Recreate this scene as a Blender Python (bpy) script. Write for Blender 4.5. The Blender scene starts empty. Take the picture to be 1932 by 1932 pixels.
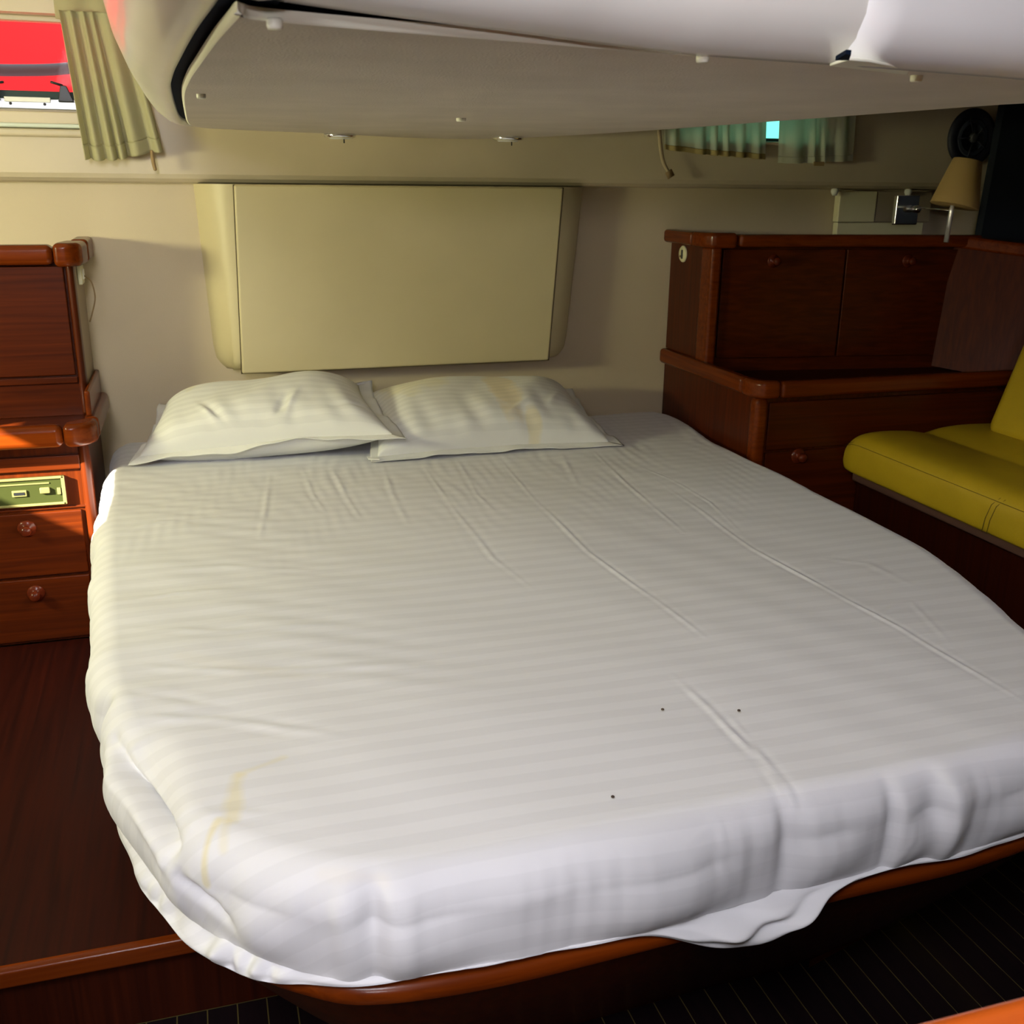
import bpy, bmesh, math, random
import numpy as np
from mathutils import Vector, Matrix
random.seed(4); rng = np.random.default_rng(7)
S = bpy.context.scene; COL = S.collection

# ------------------------------------------------------------------ camera
# world axes: X along the transom wall, Y towards that wall, Z up; units are metres
FPX, YAW, PITCH, ROLL, ZE = 1940., math.radians(17.), math.radians(17.9), math.radians(.64), 1.34
fwd = np.array([math.sin(YAW)*math.cos(PITCH), math.cos(YAW)*math.cos(PITCH), -math.sin(PITCH)])
_r = np.array([math.cos(YAW), -math.sin(YAW), 0.]); _u = np.cross(_r, fwd)
rgt = _r*math.cos(ROLL)+_u*math.sin(ROLL); upv = -_r*math.sin(ROLL)+_u*math.cos(ROLL)
cam = bpy.data.cameras.new('camera'); co = bpy.data.objects.new('camera', cam); COL.objects.link(co)
co.matrix_world = Matrix(((rgt[0], upv[0], -fwd[0], 0), (rgt[1], upv[1], -fwd[1], 0), (rgt[2], upv[2], -fwd[2], ZE), (0, 0, 0, 1)))
cam.sensor_width = 36; cam.sensor_fit = 'HORIZONTAL'; cam.lens = 36*FPX/1932; cam.clip_start = .02
cam.dof.use_dof = True; cam.dof.focus_distance = 1.6; cam.dof.aperture_fstop = 16
S.camera = co
def _ray(px, py): return fwd+rgt*(px-966)/FPX-upv*(py-966)/FPX
C0 = np.array([0, 0, ZE])
def onz(px, py, z): d = _ray(px, py); return C0+d*((z-ZE)/d[2])
def ony(px, py, y): d = _ray(px, py); return C0+d*(y/d[1])
def onx(px, py, x): d = _ray(px, py); return C0+d*(x/d[0])

# ------------------------------------------------------------------ world, sun, lamps, exposure
S.view_settings.view_transform = 'Standard'; S.view_settings.look = 'None'
S.view_settings.gamma = 1; S.view_settings.use_curve_mapping = False
S.view_settings.exposure = 0.0
w = bpy.data.worlds.new('sky'); S.world = w; w.use_nodes = True
w.node_tree.nodes['Background'].inputs[0].default_value = (.80, .93, 1.0, 1)
w.node_tree.nodes['Background'].inputs[1].default_value = 2.2
def lamp(name, kind, loc, tgt=None, direc=None, **k):
    l = bpy.data.lights.new(name, kind); o = bpy.data.objects.new(name, l); COL.objects.link(o); o.location = loc
    d = Vector(direc) if direc is not None else Vector(tgt)-Vector(loc)
    o.rotation_euler = d.to_track_quat('-Z', 'Y').to_euler()
    for a, b in k.items(): setattr(l, a, b)
    return o
lamp('sun', 'SUN', (-4, -2, 5), direc=(1, .6, -.6), energy=55, angle=.012, color=(1, .90, .74))
# daylight entering the cabin: the hatch overhead, the companionway door behind the camera, the port in the hull
lamp('hatch_light', 'AREA', (-.30, -.12, 1.93), tgt=(.25, .95, .7), shape='RECTANGLE', size=.5, size_y=.45, energy=31, color=(.95, .94, 1.0))
lamp('doorway_light', 'AREA', (-.45, -1.1, 1.61), tgt=(.4, 1.4, 1.35), shape='RECTANGLE', size=.30, size_y=.09, energy=12, color=(1, .94, .98))
lamp('port_light', 'AREA', (-1.44, 1.86, 1.31), tgt=(.2, 2.5, .85), shape='RECTANGLE', size=.36, size_y=.10, energy=20, color=(1, .97, .55))

# ------------------------------------------------------------------ materials
def nt(name):
    m = bpy.data.materials.new(name); m.use_nodes = True
    return m, m.node_tree.nodes, m.node_tree.links, m.node_tree.nodes['Principled BSDF']
def mat(name, col, rough=.5, metal=0, coat=0, noise=0, nscale=8, bump=0, bscale=200, spec=.5, sheen=0):
    m, N, L, b = nt(name)
    b.inputs['Base Color'].default_value = (*col, 1); b.inputs['Roughness'].default_value = rough
    b.inputs['Metallic'].default_value = metal; b.inputs['Coat Weight'].default_value = coat
    b.inputs['Coat Roughness'].default_value = .08; b.inputs['Specular IOR Level'].default_value = spec
    b.inputs['Sheen Weight'].default_value = sheen
    tc = N.new('ShaderNodeTexCoord')
    if noise:
        n = N.new('ShaderNodeTexNoise'); n.inputs['Scale'].default_value = nscale; n.inputs['Detail'].default_value = 5
        L.new(tc.outputs['Object'], n.inputs['Vector'])
        r = N.new('ShaderNodeValToRGB'); r.color_ramp.elements[0].position = .3; r.color_ramp.elements[1].position = .75
        r.color_ramp.elements[0].color = (*[c*(1-noise) for c in col], 1); r.color_ramp.elements[1].color = (*[min(1, c*(1+noise*.5)) for c in col], 1)
        L.new(n.outputs[0], r.inputs[0]); L.new(r.outputs[0], b.inputs['Base Color'])
    if bump:
        n2 = N.new('ShaderNodeTexNoise'); n2.inputs['Scale'].default_value = bscale; n2.inputs['Detail'].default_value = 3
        L.new(tc.outputs['Object'], n2.inputs['Vector'])
        bp = N.new('ShaderNodeBump'); bp.inputs['Strength'].default_value = bump; bp.inputs['Distance'].default_value = .002
        L.new(n2.outputs[0], bp.inputs['Height']); L.new(bp.outputs[0], b.inputs['Normal'])
    return m
def wood(name, axis, dark=(.034, .0052, .0006), light=(.092, .0145, .0010), rough=.36):
    m, N, L, b = nt(name)
    tc = N.new('ShaderNodeTexCoord'); mp = N.new('ShaderNodeMapping')
    sc = [40, 40, 40]; sc[axis] = 1.3; mp.inputs['Scale'].default_value = sc
    L.new(tc.outputs['Object'], mp.inputs['Vector'])
    n = N.new('ShaderNodeTexNoise'); n.inputs['Scale'].default_value = 2.2; n.inputs['Detail'].default_value = 8; n.inputs['Distortion'].default_value = .6
    L.new(mp.outputs[0], n.inputs['Vector'])
    r = N.new('ShaderNodeValToRGB'); r.color_ramp.elements[0].position = .25; r.color_ramp.elements[1].position = .8
    r.color_ramp.elements[0].color = (*dark, 1); r.color_ramp.elements[1].color = (*light, 1)
    L.new(n.outputs[0], r.inputs[0]); L.new(r.outputs[0], b.inputs['Base Color'])
    b.inputs['Roughness'].default_value = rough; b.inputs['Coat Weight'].default_value = .12; b.inputs['Coat Roughness'].default_value = .12; b.inputs['Specular IOR Level'].default_value = .14
    return m
def cloth(name, period, stains_and_light=(), base=(.70, .69, .70), drk=.86, axis=1):
    """white satin-striped cotton; stripes across `axis`; stains = (x, y, rx, ry, strength) soft yellow marks in object space"""
    m, N, L, b = nt(name)
    tc = N.new('ShaderNodeTexCoord'); sp = N.new('ShaderNodeSeparateXYZ'); L.new(tc.outputs['UV'], sp.inputs[0])
    def M(op, a, c=None, clamp=False):
        k = N.new('ShaderNodeMath'); k.operation = op; k.use_clamp = clamp
        for i, v in enumerate((a, c)):
            if v is None: continue
            if isinstance(v, (int, float)): k.inputs[i].default_value = v
            else: L.new(v, k.inputs[i])
        return k.outputs[0]
    s = M('SINE', M('MULTIPLY', sp.outputs[axis], 2*math.pi/period))
    s = M('ADD', M('MULTIPLY', s, 3.0, False), .5, True)
    mx = N.new('ShaderNodeMix'); mx.data_type = 'RGBA'; L.new(s, mx.inputs[0])
    mx.inputs[6].default_value = (*[c*drk for c in base], 1); mx.inputs[7].default_value = (*base, 1)
    out = mx.outputs[2]
    nz = N.new('ShaderNodeTexNoise'); nz.inputs['Scale'].default_value = 22; nz.inputs['Detail'].default_value = 4
    L.new(tc.outputs['UV'], nz.inputs['Vector'])
    for S_ in stains_and_light:
        st, colr = S_[4], S_[5]
        if len(S_) == 7:   # streak from (x0, y0) to (x1, y1) with half-width S_[6]
            x0, y0, x1, y1 = S_[:4]; ddx, ddy = x1-x0, y1-y0; LL = ddx*ddx+ddy*ddy
            px_ = M('SUBTRACT', sp.outputs[0], x0); py_ = M('SUBTRACT', sp.outputs[1], y0)
            t_ = M('ADD', M('MULTIPLY', px_, ddx/LL), M('MULTIPLY', py_, ddy/LL), True)
            ex = M('SUBTRACT', px_, M('MULTIPLY', t_, ddx)); ey = M('SUBTRACT', py_, M('MULTIPLY', t_, ddy))
            d = M('DIVIDE', M('SQRT', M('ADD', M('MULTIPLY', ex, ex), M('MULTIPLY', ey, ey))), S_[6]); d = M('ADD', d, M('MULTIPLY', M('SUBTRACT', nz.outputs[0], .5), 1.2))
            f = M('MULTIPLY', M('MULTIPLY', M('SUBTRACT', 1.0, d), 1.3, True), st)
        else:
            x, y, rx, ry = S_[:4]
            dx = M('DIVIDE', M('SUBTRACT', sp.outputs[0], x), rx); dy = M('DIVIDE', M('SUBTRACT', sp.outputs[1], y), ry)
            d = M('ADD', M('POWER', M('ABSOLUTE', dx), 2.), M('POWER', M('ABSOLUTE', dy), 2.))
            d = M('ADD', d, M('MULTIPLY', M('SUBTRACT', nz.outputs[0], .5), 1.6))
            f = M('MULTIPLY', M('MULTIPLY', M('SUBTRACT', 1.0, d), 1.6, True), st)
        k = N.new('ShaderNodeMix'); k.data_type = 'RGBA'; k.blend_type = 'MULTIPLY'
        L.new(f, k.inputs[0]); L.new(out, k.inputs[6]); k.inputs[7].default_value = (*colr, 1); out = k.outputs[2]
    L.new(out, b.inputs['Base Color']); b.inputs['Roughness'].default_value = .75; b.inputs['Sheen Weight'].default_value = .15
    b.inputs['Specular IOR Level'].default_value = .25
    n2 = N.new('ShaderNodeTexNoise'); n2.inputs['Scale'].default_value = 60; n2.inputs['Detail'].default_value = 6
    mp = N.new('ShaderNodeMapping'); mp.inputs['Rotation'].default_value = (0, 0, .5); mp.inputs['Scale'].default_value = (.35, 1.3, 1)
    L.new(tc.outputs['UV'], mp.inputs[0]); L.new(mp.outputs[0], n2.inputs['Vector'])
    bp = N.new('ShaderNodeBump'); bp.inputs['Strength'].default_value = .12; bp.inputs['Distance'].default_value = .004
    L.new(n2.outputs[0], bp.inputs['Height']); L.new(bp.outputs[0], b.inputs['Normal'])
    return m
def curtain_mat(name, col, trans=.5):
    m, N, L, b = nt(name); out = N['Material Output']
    tr = N.new('ShaderNodeBsdfTranslucent'); tr.inputs[0].default_value = (*col, 1); b.inputs['Base Color'].default_value = (*col, 1)
    b.inputs['Roughness'].default_value = .85
    mx = N.new('ShaderNodeMixShader'); mx.inputs[0].default_value = trans
    L.new(b.outputs[0], mx.inputs[1]); L.new(tr.outputs[0], mx.inputs[2]); L.new(mx.outputs[0], out.inputs[0])
    return m
def pane_mat(name, tint):
    m, N, L, b = nt(name); out = N['Material Output']
    t = N.new('ShaderNodeBsdfTransparent'); t.inputs[0].default_value = (*tint, 1)
    g = N.new('ShaderNodeBsdfGlossy'); g.inputs['Roughness'].default_value = .03
    f = N.new('ShaderNodeFresnel'); f.inputs[0].default_value = 1.08
    mx = N.new('ShaderNodeMixShader'); L.new(f.outputs[0], mx.inputs[0]); L.new(t.outputs[0], mx.inputs[1]); L.new(g.outputs[0], mx.inputs[2])
    L.new(mx.outputs[0], out.inputs[0]); return m
M_wall = mat('cream_lining', (.60, .50, .33), .55, noise=.06, nscale=3, bump=.25, bscale=500)
M_liner = mat('cream_gelcoat', (.60, .51, .35), .4, noise=.10, nscale=4)
M_cover = mat('cream_cover', (.60, .52, .30), .45, noise=.07, nscale=4)
M_gel = mat('white_gelcoat', (.78, .77, .76), .25, coat=.3, noise=.03, nscale=5)
M_shell = mat('ivory_gelcoat', (.76, .74, .69), .25, coat=.3, noise=.03)
M_pan = mat('textured_headliner', (.58, .51, .43), .6, noise=.10, nscale=7, bump=.35, bscale=380)
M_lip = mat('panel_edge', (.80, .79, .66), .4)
M_seal = mat('dark_blue_seal', (.004, .009, .022), .8, spec=.05)
M_wx, M_wy, M_wz = wood('mahogany_x', 0), wood('mahogany_y', 1), wood('mahogany_z', 2)
M_cap = wood('mahogany_cap', 0, (.08, .012, .001), (.17, .030, .0022), .26)
M_capy = wood('mahogany_cap_y', 1, (.08, .012, .001), (.17, .030, .0022), .26)
M_orange = wood('varnished_teak_rail', 0, (.42, .07, .008), (.62, .12, .012), .25)
M_base = wood('dark_mahogany_base', 2, (.018, .003, .001), (.05, .008, .002), .4)
M_plat = wood('dark_step_board', 1, (.012, .0016, .001), (.034, .004, .0014), .5)
for _m in (M_plat, M_base):
    _b = _m.node_tree.nodes['Principled BSDF']; _b.inputs['Coat Weight'].default_value = 0; _b.inputs['Specular IOR Level'].default_value = .12
M_stern = mat('chrome', (.85, .86, .88), .16, metal=1)
M_satin = mat('satin_chrome', (.9, .9, .92), .28, metal=.7)
M_alu = mat('aluminium', (.50, .52, .57), .35, metal=.6)
M_black = mat('black_plastic', (.008, .010, .012), .4)
M_rubber = mat('green_black_rubber', (.01, .03, .03), .6)
M_spk = mat('speaker_navy', (.012, .013, .025), .5, bump=.4, bscale=900)
M_leather = mat('olive_leather', (.40, .275, .010), .42, noise=.12, nscale=9, bump=.3, bscale=260, coat=.05)
M_thread = mat('leather_stitch', (.10, .07, .006), .8)
M_shade = mat('lamp_shade_fabric', (.42, .28, .10), .9, bump=.3, bscale=700)
M_ivory = mat('ivory_plastic', (.70, .66, .42), .4)
M_white = mat('white_plastic', (.80, .80, .74), .4)
M_navy = mat('navy_passage_dark', (.004, .008, .016), .9, noise=.3)
M_tan = mat('tan_webbing', (.30, .20, .09), .9)
M_strap = mat('cream_strap', (.50, .40, .24), .9)
M_face = mat('olive_faceplate', (.035, .045, .010), .35, metal=.3)
M_brass = mat('pale_faceplate_frame', (.20, .19, .07), .35, metal=.3)
M_red = mat('red_hull_cover', (.25, .0015, .004), .7, noise=.25, nscale=2, spec=.08)
M_grey = mat('grey_fender_line', (.10, .085, .095), .7)
M_plank = wood('dark_sole_plank', 1, (.004, .002, .003), (.010, .004, .005), .6)
M_seam = mat('sole_seam', (.10, .075, .015), .6)
M_curt = curtain_mat('yellow_green_curtain', (.58, .55, .33), .45)
M_curt2 = curtain_mat('pale_curtain', (.76, .78, .66), .6)
M_hemc = curtain_mat('curtain_hem', (.42, .33, .12), .2)
M_pgl = pane_mat('clear_port_glass', (.95, .97, .97)); M_ggl = pane_mat('green_port_glass', (.42, .86, .72))
M_crumb = mat('brown_crumb', (.05, .03, .02), .8)
YS = (1.0, .86, .45)
def _st(a, b, st, c, wd): p, q = onz(*a, .65), onz(*b, .65); return (p[0], p[1], q[0], q[1], st, c, wd)
M_sheet = cloth('striped_sheet', .040, [_st((448, 1468), (438, 1545), .6, (1, .90, .55), .014), _st((412, 1546), (345, 1621), .65, (1, .89, .5), .008),
    _st((452, 1462), (535, 1430), .4, (1, .92, .6), .008), _st((425, 1550), (415, 1590), .4, (1, .92, .6), .009), _st((340, 1240), (560, 1275), .15, (1, .92, .7), .02),
    _st((610, 1640), (720, 1650), .25, (1, .93, .8), .012)], base=(.70, .70, .725), drk=.945)

# ------------------------------------------------------------------ mesh helpers
def link(name, me, m=None, parent=None, smooth=False):
    o = bpy.data.objects.new(name, me); COL.objects.link(o)
    if m is not None: me.materials.append(m)
    if parent is not None: o.parent = parent
    if smooth: me.polygons.foreach_set('use_smooth', [True]*len(me.polygons))
    return o
def pyd(name, v, f, m=None, parent=None, smooth=False):
    me = bpy.data.meshes.new(name); me.from_pydata([tuple(map(float, q)) for q in v], [], f); me.update()
    return link(name, me, m, parent, smooth)
def tag(o, label, cat, group=None):
    o['label'] = label; o['category'] = cat
    if group: o['group'] = group
    return o
def struct(o): o['kind'] = 'structure'; return o
def empty(name, loc, label, cat, group=None):
    o = bpy.data.objects.new(name, None); COL.objects.link(o); o['_'] = 1; del o['_']
    tag(o, label, cat, group); return o
def bev(o, w, seg=3, ang=35):
    b = o.modifiers.new('bevel', 'BEVEL'); b.width = w; b.segments = seg; b.limit_method = 'ANGLE'; b.angle_limit = math.radians(ang)
    o.data.polygons.foreach_set('use_smooth', [True]*len(o.data.polygons)); o.modifiers.new('wn', 'WEIGHTED_NORMAL')
    return o
def box(name, a, b, m, parent=None, bv=0, seg=3):
    x0, y0, z0 = a; x1, y1, z1 = b
    v = [(x0, y0, z0), (x1, y0, z0), (x1, y1, z0), (x0, y1, z0), (x0, y0, z1), (x1, y0, z1), (x1, y1, z1), (x0, y1, z1)]
    f = [(0, 3, 2, 1), (4, 5, 6, 7), (0, 1, 5, 4), (1, 2, 6, 5), (2, 3, 7, 6), (3, 0, 4, 7)]
    o = pyd(name, v, f, m, parent)
    return bev(o, bv, seg) if bv else o
def prism(name, poly, z0, z1, m, parent=None, bv=0, seg=3):
    n = len(poly); v = [(p[0], p[1], z0) for p in poly]+[(p[0], p[1], z1) for p in poly]
    f = [tuple(range(n-1, -1, -1)), tuple(range(n, 2*n))]+[(i, (i+1) % n, n+(i+1) % n, n+i) for i in range(n)]
    o = pyd(name, v, f, m, parent)
    return bev(o, bv, seg) if bv else o
def hexa(name, p, m, parent=None, bv=0):
    """8 corner points: bottom loop then top loop"""
    f = [(0, 3, 2, 1), (4, 5, 6, 7), (0, 1, 5, 4), (1, 2, 6, 5), (2, 3, 7, 6), (3, 0, 4, 7)]
    o = pyd(name, p, f, m, parent); return bev(o, bv) if bv else o
def lathe(name, prof, origin, axis, m, parent=None, n=40):
    ax = Vector(axis).normalized(); q = ax.to_track_quat('Z', 'Y'); v, f = [], []
    for r, h in prof:
        for k in range(n):
            a = 2*math.pi*k/n; v.append(q @ Vector((r*math.cos(a), r*math.sin(a), h))+Vector(origin))
    for j in range(len(prof)-1):
        for k in range(n): f.append((j*n+k, j*n+(k+1) % n, (j+1)*n+(k+1) % n, (j+1)*n+k))
    f.append(tuple(range(n-1, -1, -1))); f.append(tuple(range((len(prof)-1)*n, len(prof)*n)))
    return pyd(name, v, f, m, parent, True)
def tube(name, pts, r, m, parent=None, n=12, closed=False):
    pts = [Vector(p) for p in pts]; v, f = [], []; K = len(pts); up = Vector((0, 0, 1))
    for i, p in enumerate(pts):
        t = (pts[min(i+1, K-1)]-pts[max(i-1, 0)]).normalized()
        s = t.cross(up); s = t.cross(Vector((1, 0, 0))) if s.length < .05 else s
        s.normalize(); u = s.cross(t); rr = r[i] if isinstance(r, (list, tuple)) else r
        for k in range(n):
            a = 2*math.pi*k/n; v.append(p+s*rr*math.cos(a)+u*rr*math.sin(a))
    for i in range(K-1):
        for k in range(n): f.append((i*n+k, i*n+(k+1) % n, (i+1)*n+(k+1) % n, (i+1)*n+k))
    f.append(tuple(range(n-1, -1, -1))); f.append(tuple(range((K-1)*n, K*n)))
    return pyd(name, v, f, m, parent, True)
def grid(name, P, m, parent=None, uv=None, closed_u=False, thick=0):
    """P: (rows, cols, 3) array -> quad sheet"""
    R, Cc = P.shape[:2]; me = bpy.data.meshes.new(name); V = P.reshape(-1, 3).astype(np.float32)
    cc = Cc if closed_u else Cc-1
    i, j = np.meshgrid(np.arange(R-1), np.arange(cc), indexing='ij'); j2 = (j+1) % Cc
    F = np.stack([i*Cc+j, i*Cc+j2, (i+1)*Cc+j2, (i+1)*Cc+j], -1).reshape(-1, 4).astype(np.int32)
    me.vertices.add(len(V)); me.vertices.foreach_set('co', V.ravel())
    me.loops.add(F.size); me.loops.foreach_set('vertex_index', F.ravel())
    me.polygons.add(len(F)); me.polygons.foreach_set('loop_start', np.arange(0, F.size, 4, dtype=np.int32))
    me.update(calc_edges=True)
    if uv is not None:
        l = me.uv_layers.new(name='UVMap'); l.data.foreach_set('uv', uv.reshape(-1, 2)[F.ravel()].astype(np.float32).ravel())
    me.polygons.foreach_set('use_smooth', [True]*len(F))
    o = link(name, me, m, parent)
    if thick: s = o.modifiers.new('solid', 'SOLIDIFY'); s.thickness = thick; s.offset = 0
    return o
def catmull(P, n, closed=False):
    P = np.array(P, float); K = len(P); out = []
    segs = K if closed else K-1
    for i in range(segs):
        g = (lambda j: P[j % K]) if closed else (lambda j: P[min(max(j, 0), K-1)])
        a, b, c, d = g(i-1), g(i), g(i+1), g(i+2)
        for t in np.arange(n)/n:
            out.append(.5*((2*b)+(c-a)*t+(2*a-5*b+4*c-d)*t*t+(-a+3*b-3*c+d)*t**3))
    if not closed: out.append(P[-1])
    return np.array(out)
def offset_loop(P, d):
    """move a counter-clockwise closed loop outwards by d"""
    T = np.roll(P, -1, 0)-np.roll(P, 1, 0); T /= np.linalg.norm(T, axis=1)[:, None]+1e-9
    return P+np.stack([T[:, 1], -T[:, 0]], 1)*(d[:, None] if isinstance(d, np.ndarray) else d)
def smoothstep(a, b, x): t = np.clip((x-a)/(b-a), 0, 1); return t*t*(3-2*t)
def noise1(x, seed=0, oct=4):
    r = np.random.default_rng(seed); s = 0
    for k in range(oct): s = s+np.sin(x*(2.3**k)*2.1+r.uniform(0, 6.3))*r.uniform(.6, 1)/(1.6**k)
    return s
def cut_wall(name, x0, x1, z0, z1, y0, y1, holes, m):
    """wall slab in the XZ plane with rectangular openings (x0,x1,z0,z1)"""
    xs = sorted({x0, x1, *[h[0] for h in holes], *[h[1] for h in holes]}); zs = sorted({z0, z1, *[h[2] for h in holes], *[h[3] for h in holes]})
    v, f = [], []
    inside = lambda i, k: 0 <= i < len(xs)-1 and 0 <= k < len(zs)-1 and not any(h[0]-1e-6 <= xs[i] and xs[i+1] <= h[1]+1e-6 and h[2]-1e-6 <= zs[k] and zs[k+1] <= h[3]+1e-6 for h in holes)
    def q(*p): n = len(v); v.extend(p); f.append((n, n+1, n+2, n+3))
    for i in range(len(xs)-1):
        for k in range(len(zs)-1):
            if not inside(i, k): continue
            a, b, c, d = xs[i], xs[i+1], zs[k], zs[k+1]
            q((a, y0, c), (b, y0, c), (b, y0, d), (a, y0, d)); q((b, y1, c), (a, y1, c), (a, y1, d), (b, y1, d))
            if not inside(i-1, k): q((a, y1, c), (a, y0, c), (a, y0, d), (a, y1, d))
            if not inside(i+1, k): q((b, y0, c), (b, y1, c), (b, y1, d), (b, y0, d))
            if not inside(i, k-1): q((a, y1, c), (b, y1, c), (b, y0, c), (a, y0, c))
            if not inside(i, k+1): q((a, y0, d), (b, y0, d), (b, y1, d), (a, y1, d))
    o = pyd(name, v, f, m); bm = bmesh.new(); bm.from_mesh(o.data); bmesh.ops.remove_doubles(bm, verts=bm.verts, dist=1e-5); bm.to_mesh(o.data); bm.free()
    return o

# ------------------------------------------------------------------ room shell
XL, XR, YB, YN, ZC = -1.46, 2.75, 2.95, -1.5, 2.0
wb = struct(cut_wall('wall_back', XL-.1, XR+.1, -.1, ZC, YB, YB+.05, [(-.95, -.13, 1.49, 1.705), (1.38, 1.86, 1.455, 1.66)], M_wall))
# left hull side with the long port that lets the sun in (built lying, then turned)
wl = struct(cut_wall('wall_left', YN-.1, YB+.05, -.1, ZC, 0, .05, [(1.43, 2.06, 1.19, 1.415)], M_wall)); wl.rotation_euler = (0, 0, math.pi/2); wl.location = (XL, 0, 0)
struct(box('wall_right', (XR, YN-.1, -.1), (XR+.05, YB+.05, ZC), M_navy))
struct(box('wall_front', (XL-.05, YN-.15, -.1), (XR+.05, YN-.1, ZC), M_wx))
struct(box('ceiling', (XL-.1, YN-.15, ZC), (XR+.1, YB+.1, ZC+.05), M_gel))
floor = struct(box('floor', (XL-.05, YN-.1, -.03), (XR, YB, .0492), M_seam))
k = 0
for i in range(62):
    x = -1.20+i*.047
    if x > 1.62: break
    box('plank', (x, -.1, .049), (x+.0448, 1.424 if x < .05 else 2.3, .05), M_plank, floor)
# upper deck liner standing proud of the lower wall, soft rounded lower edge
prof = [(0, 1.322), (-.030, 1.322), (-.047, 1.330), (-.055, 1.345), (-.055, 1.40), (-.05, 1.43)]
lin = struct(cut_wall('trim_1', XL, 2.62, 1.345, ZC, 2.893, YB, [(-.95, -.13, 1.49, 1.705), (1.38, 1.86, 1.455, 1.66)], M_liner))
xs = [XL, 0, 1.4, 2.62]; pr = [(2.948, 1.322), (2.93, 1.322), (2.910, 1.326), (2.898, 1.334), (2.893, 1.345), (2.90, 1.350), (2.948, 1.350)]
v = [(x, y, z) for x in xs for (y, z) in pr]; n = len(pr)
f = [(i*n+j, (i+1)*n+j, (i+1)*n+(j+1) % n, i*n+(j+1) % n) for i in range(len(xs)-1) for j in range(n)]
struct(pyd('trim_2', v, f+[tuple(range(n)), tuple(range(len(v)-1, len(v)-n-1, -1))], M_liner, None, False))
# panel past the liner's slanted end: the passage's darkness put into its colour
_a, _b = ony(1899, 185, 2.84), ony(1868, 352, 2.84); _e = _a+(_a-_b)*2.2; _f = _b-(_a-_b)*.9
struct(hexa('trim_3', [(_f[0], 2.84, _f[2]), (XR, 2.84, _f[2]), (XR, 2.87, _f[2]), (_f[0], 2.87, _f[2]), (_e[0], 2.84, _e[2]), (XR, 2.84, _e[2]), (XR, 2.87, _e[2]), (_e[0], 2.87, _e[2])], M_navy))

# ------------------------------------------------------------------ moulded cockpit box overhead with its underside panel
PAN = [(.040, .752), (.0445, .757), (.060, .772), (.135, .792), (.246, .813), (.32, .830), (.43, .848), (.57, .868), (.80, .91), (1.03, .97), (1.015, 1.3), (.965, 1.75), (.925, 2.10), (.86, 2.45), (.74, 2.74), (.55, 2.76), (.345, 2.63), (.10, 2.52), (.030, 2.44), (.012, 2.28), (.006, 1.9), (.004, 1.5), (.010, 1.26), (.019, 1.08), (.029, .90), (.037, .79)]
pan = catmull(PAN, 10, True)
ppan = offset_loop(pan, -.012)
hp = empty('headliner_panel', (0, 0, 0), 'large beige textured panel forming the underside of the moulded box over the bed', 'ceiling panel')
nP = len(pan)
v = [(*p, 1.440) for p in offset_loop(pan, -.0035)]+[(*p, 1.4415) for p in offset_loop(pan, -.001)]+[(*p, 1.4475) for p in offset_loop(pan, 0.)]
f = [tuple(range(nP-1, -1, -1)), tuple(range(2*nP, 3*nP))]
body = pyd('panel', v, f, M_pan, hp)
f2 = [(j*nP+i, j*nP+(i+1) % nP, (j+1)*nP+(i+1) % nP, (j+1)*nP+i) for j in range(2) for i in range(nP)]
edge = pyd('panel_edge', v, f2, M_lip, hp, True); edge['label'] = 'edge of the panel, coloured paler for the light on it'  # light falling on the edge is part of its pale colour
# dark gap strip round the panel
v = [(*p, 1.4500) for p in offset_loop(pan, -.03)]+[(*p, 1.4560) for p in offset_loop(pan, .024)]
pyd('seal', v, [(i, nP+i, nP+(i+1) % nP, (i+1) % nP) for i in range(nP)], M_seal, hp)
# moulded shell swept round the outline; the gap to the panel closes towards the right of the near edge
prof = [(0, .020), (0, .010), (.001, .003), (.006, 0.), (.014, .001), (.026, .006), (.040, .017), (.052, .034), (.062, .06), (.070, .10), (.08, .2), (.09, .36), (.10, .55)]
frt = smoothstep(1.3, .98, pan[:, 1]+.10*(pan[:, 0] < .05)*0)*smoothstep(.02, .06, pan[:, 0])
zb_ = 1.4425+frt*(.0095-.0135*np.clip((pan[:, 0]-.04)/.36, 0, 1.))
gap = .0125-.0095*frt
rings = []
for (d, h) in prof:
    q = offset_loop(pan, gap+d); z = zb_*(1-min(h/.1, 1))+1.4425*min(h/.1, 1)+h
    q[:, 1] = np.minimum(q[:, 1], 2.892); rings.append(np.column_stack([q, z]))
shell = struct(grid('trim_4', np.array(rings)[:, ::-1], M_shell, None, closed_u=True))
# second length of moulding overlapping the first at the right
gw = empty('box_front_moulding', (0, 0, 0), 'second glossy white moulding overlapping the near edge of the overhead box at the right', 'moulding')
path = catmull([(.537, .858), (.60, .868), (.80, .905), (1.03, .965), (1.3, 1.04)], 30)
T = np.gradient(path, axis=0); T /= np.linalg.norm(T, axis=1)[:, None]; Nn = np.column_stack([T[:, 1], -T[:, 0]]); s_ = np.r_[0, np.cumsum(np.linalg.norm(np.diff(path, axis=0), axis=1))]
k = np.sqrt(np.clip(1-(1-np.clip(s_/.035, 0, 1))**2, 0, 1)); rows = []
for (d, h) in [(-.004, .03), (-.004, .012), (0, .003), (.006, 0), (.014, .001), (.026, .006), (.040, .017), (.052, .034), (.062, .06), (.070, .10), (.08, .2), (.10, .55)]:
    fd = max(0, 1-h/.065); kk = 1-(1-k)*fd
    q = path+Nn*(.0035+d*(.45+.55*kk)+.011*fd*kk)[:, None]; rows.append(np.column_stack([q, 1.4365+h+.020*(1-k)*fd]))
R_ = np.array(rows); grid('moulding', R_[:, ::-1], M_gel, gw)
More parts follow.
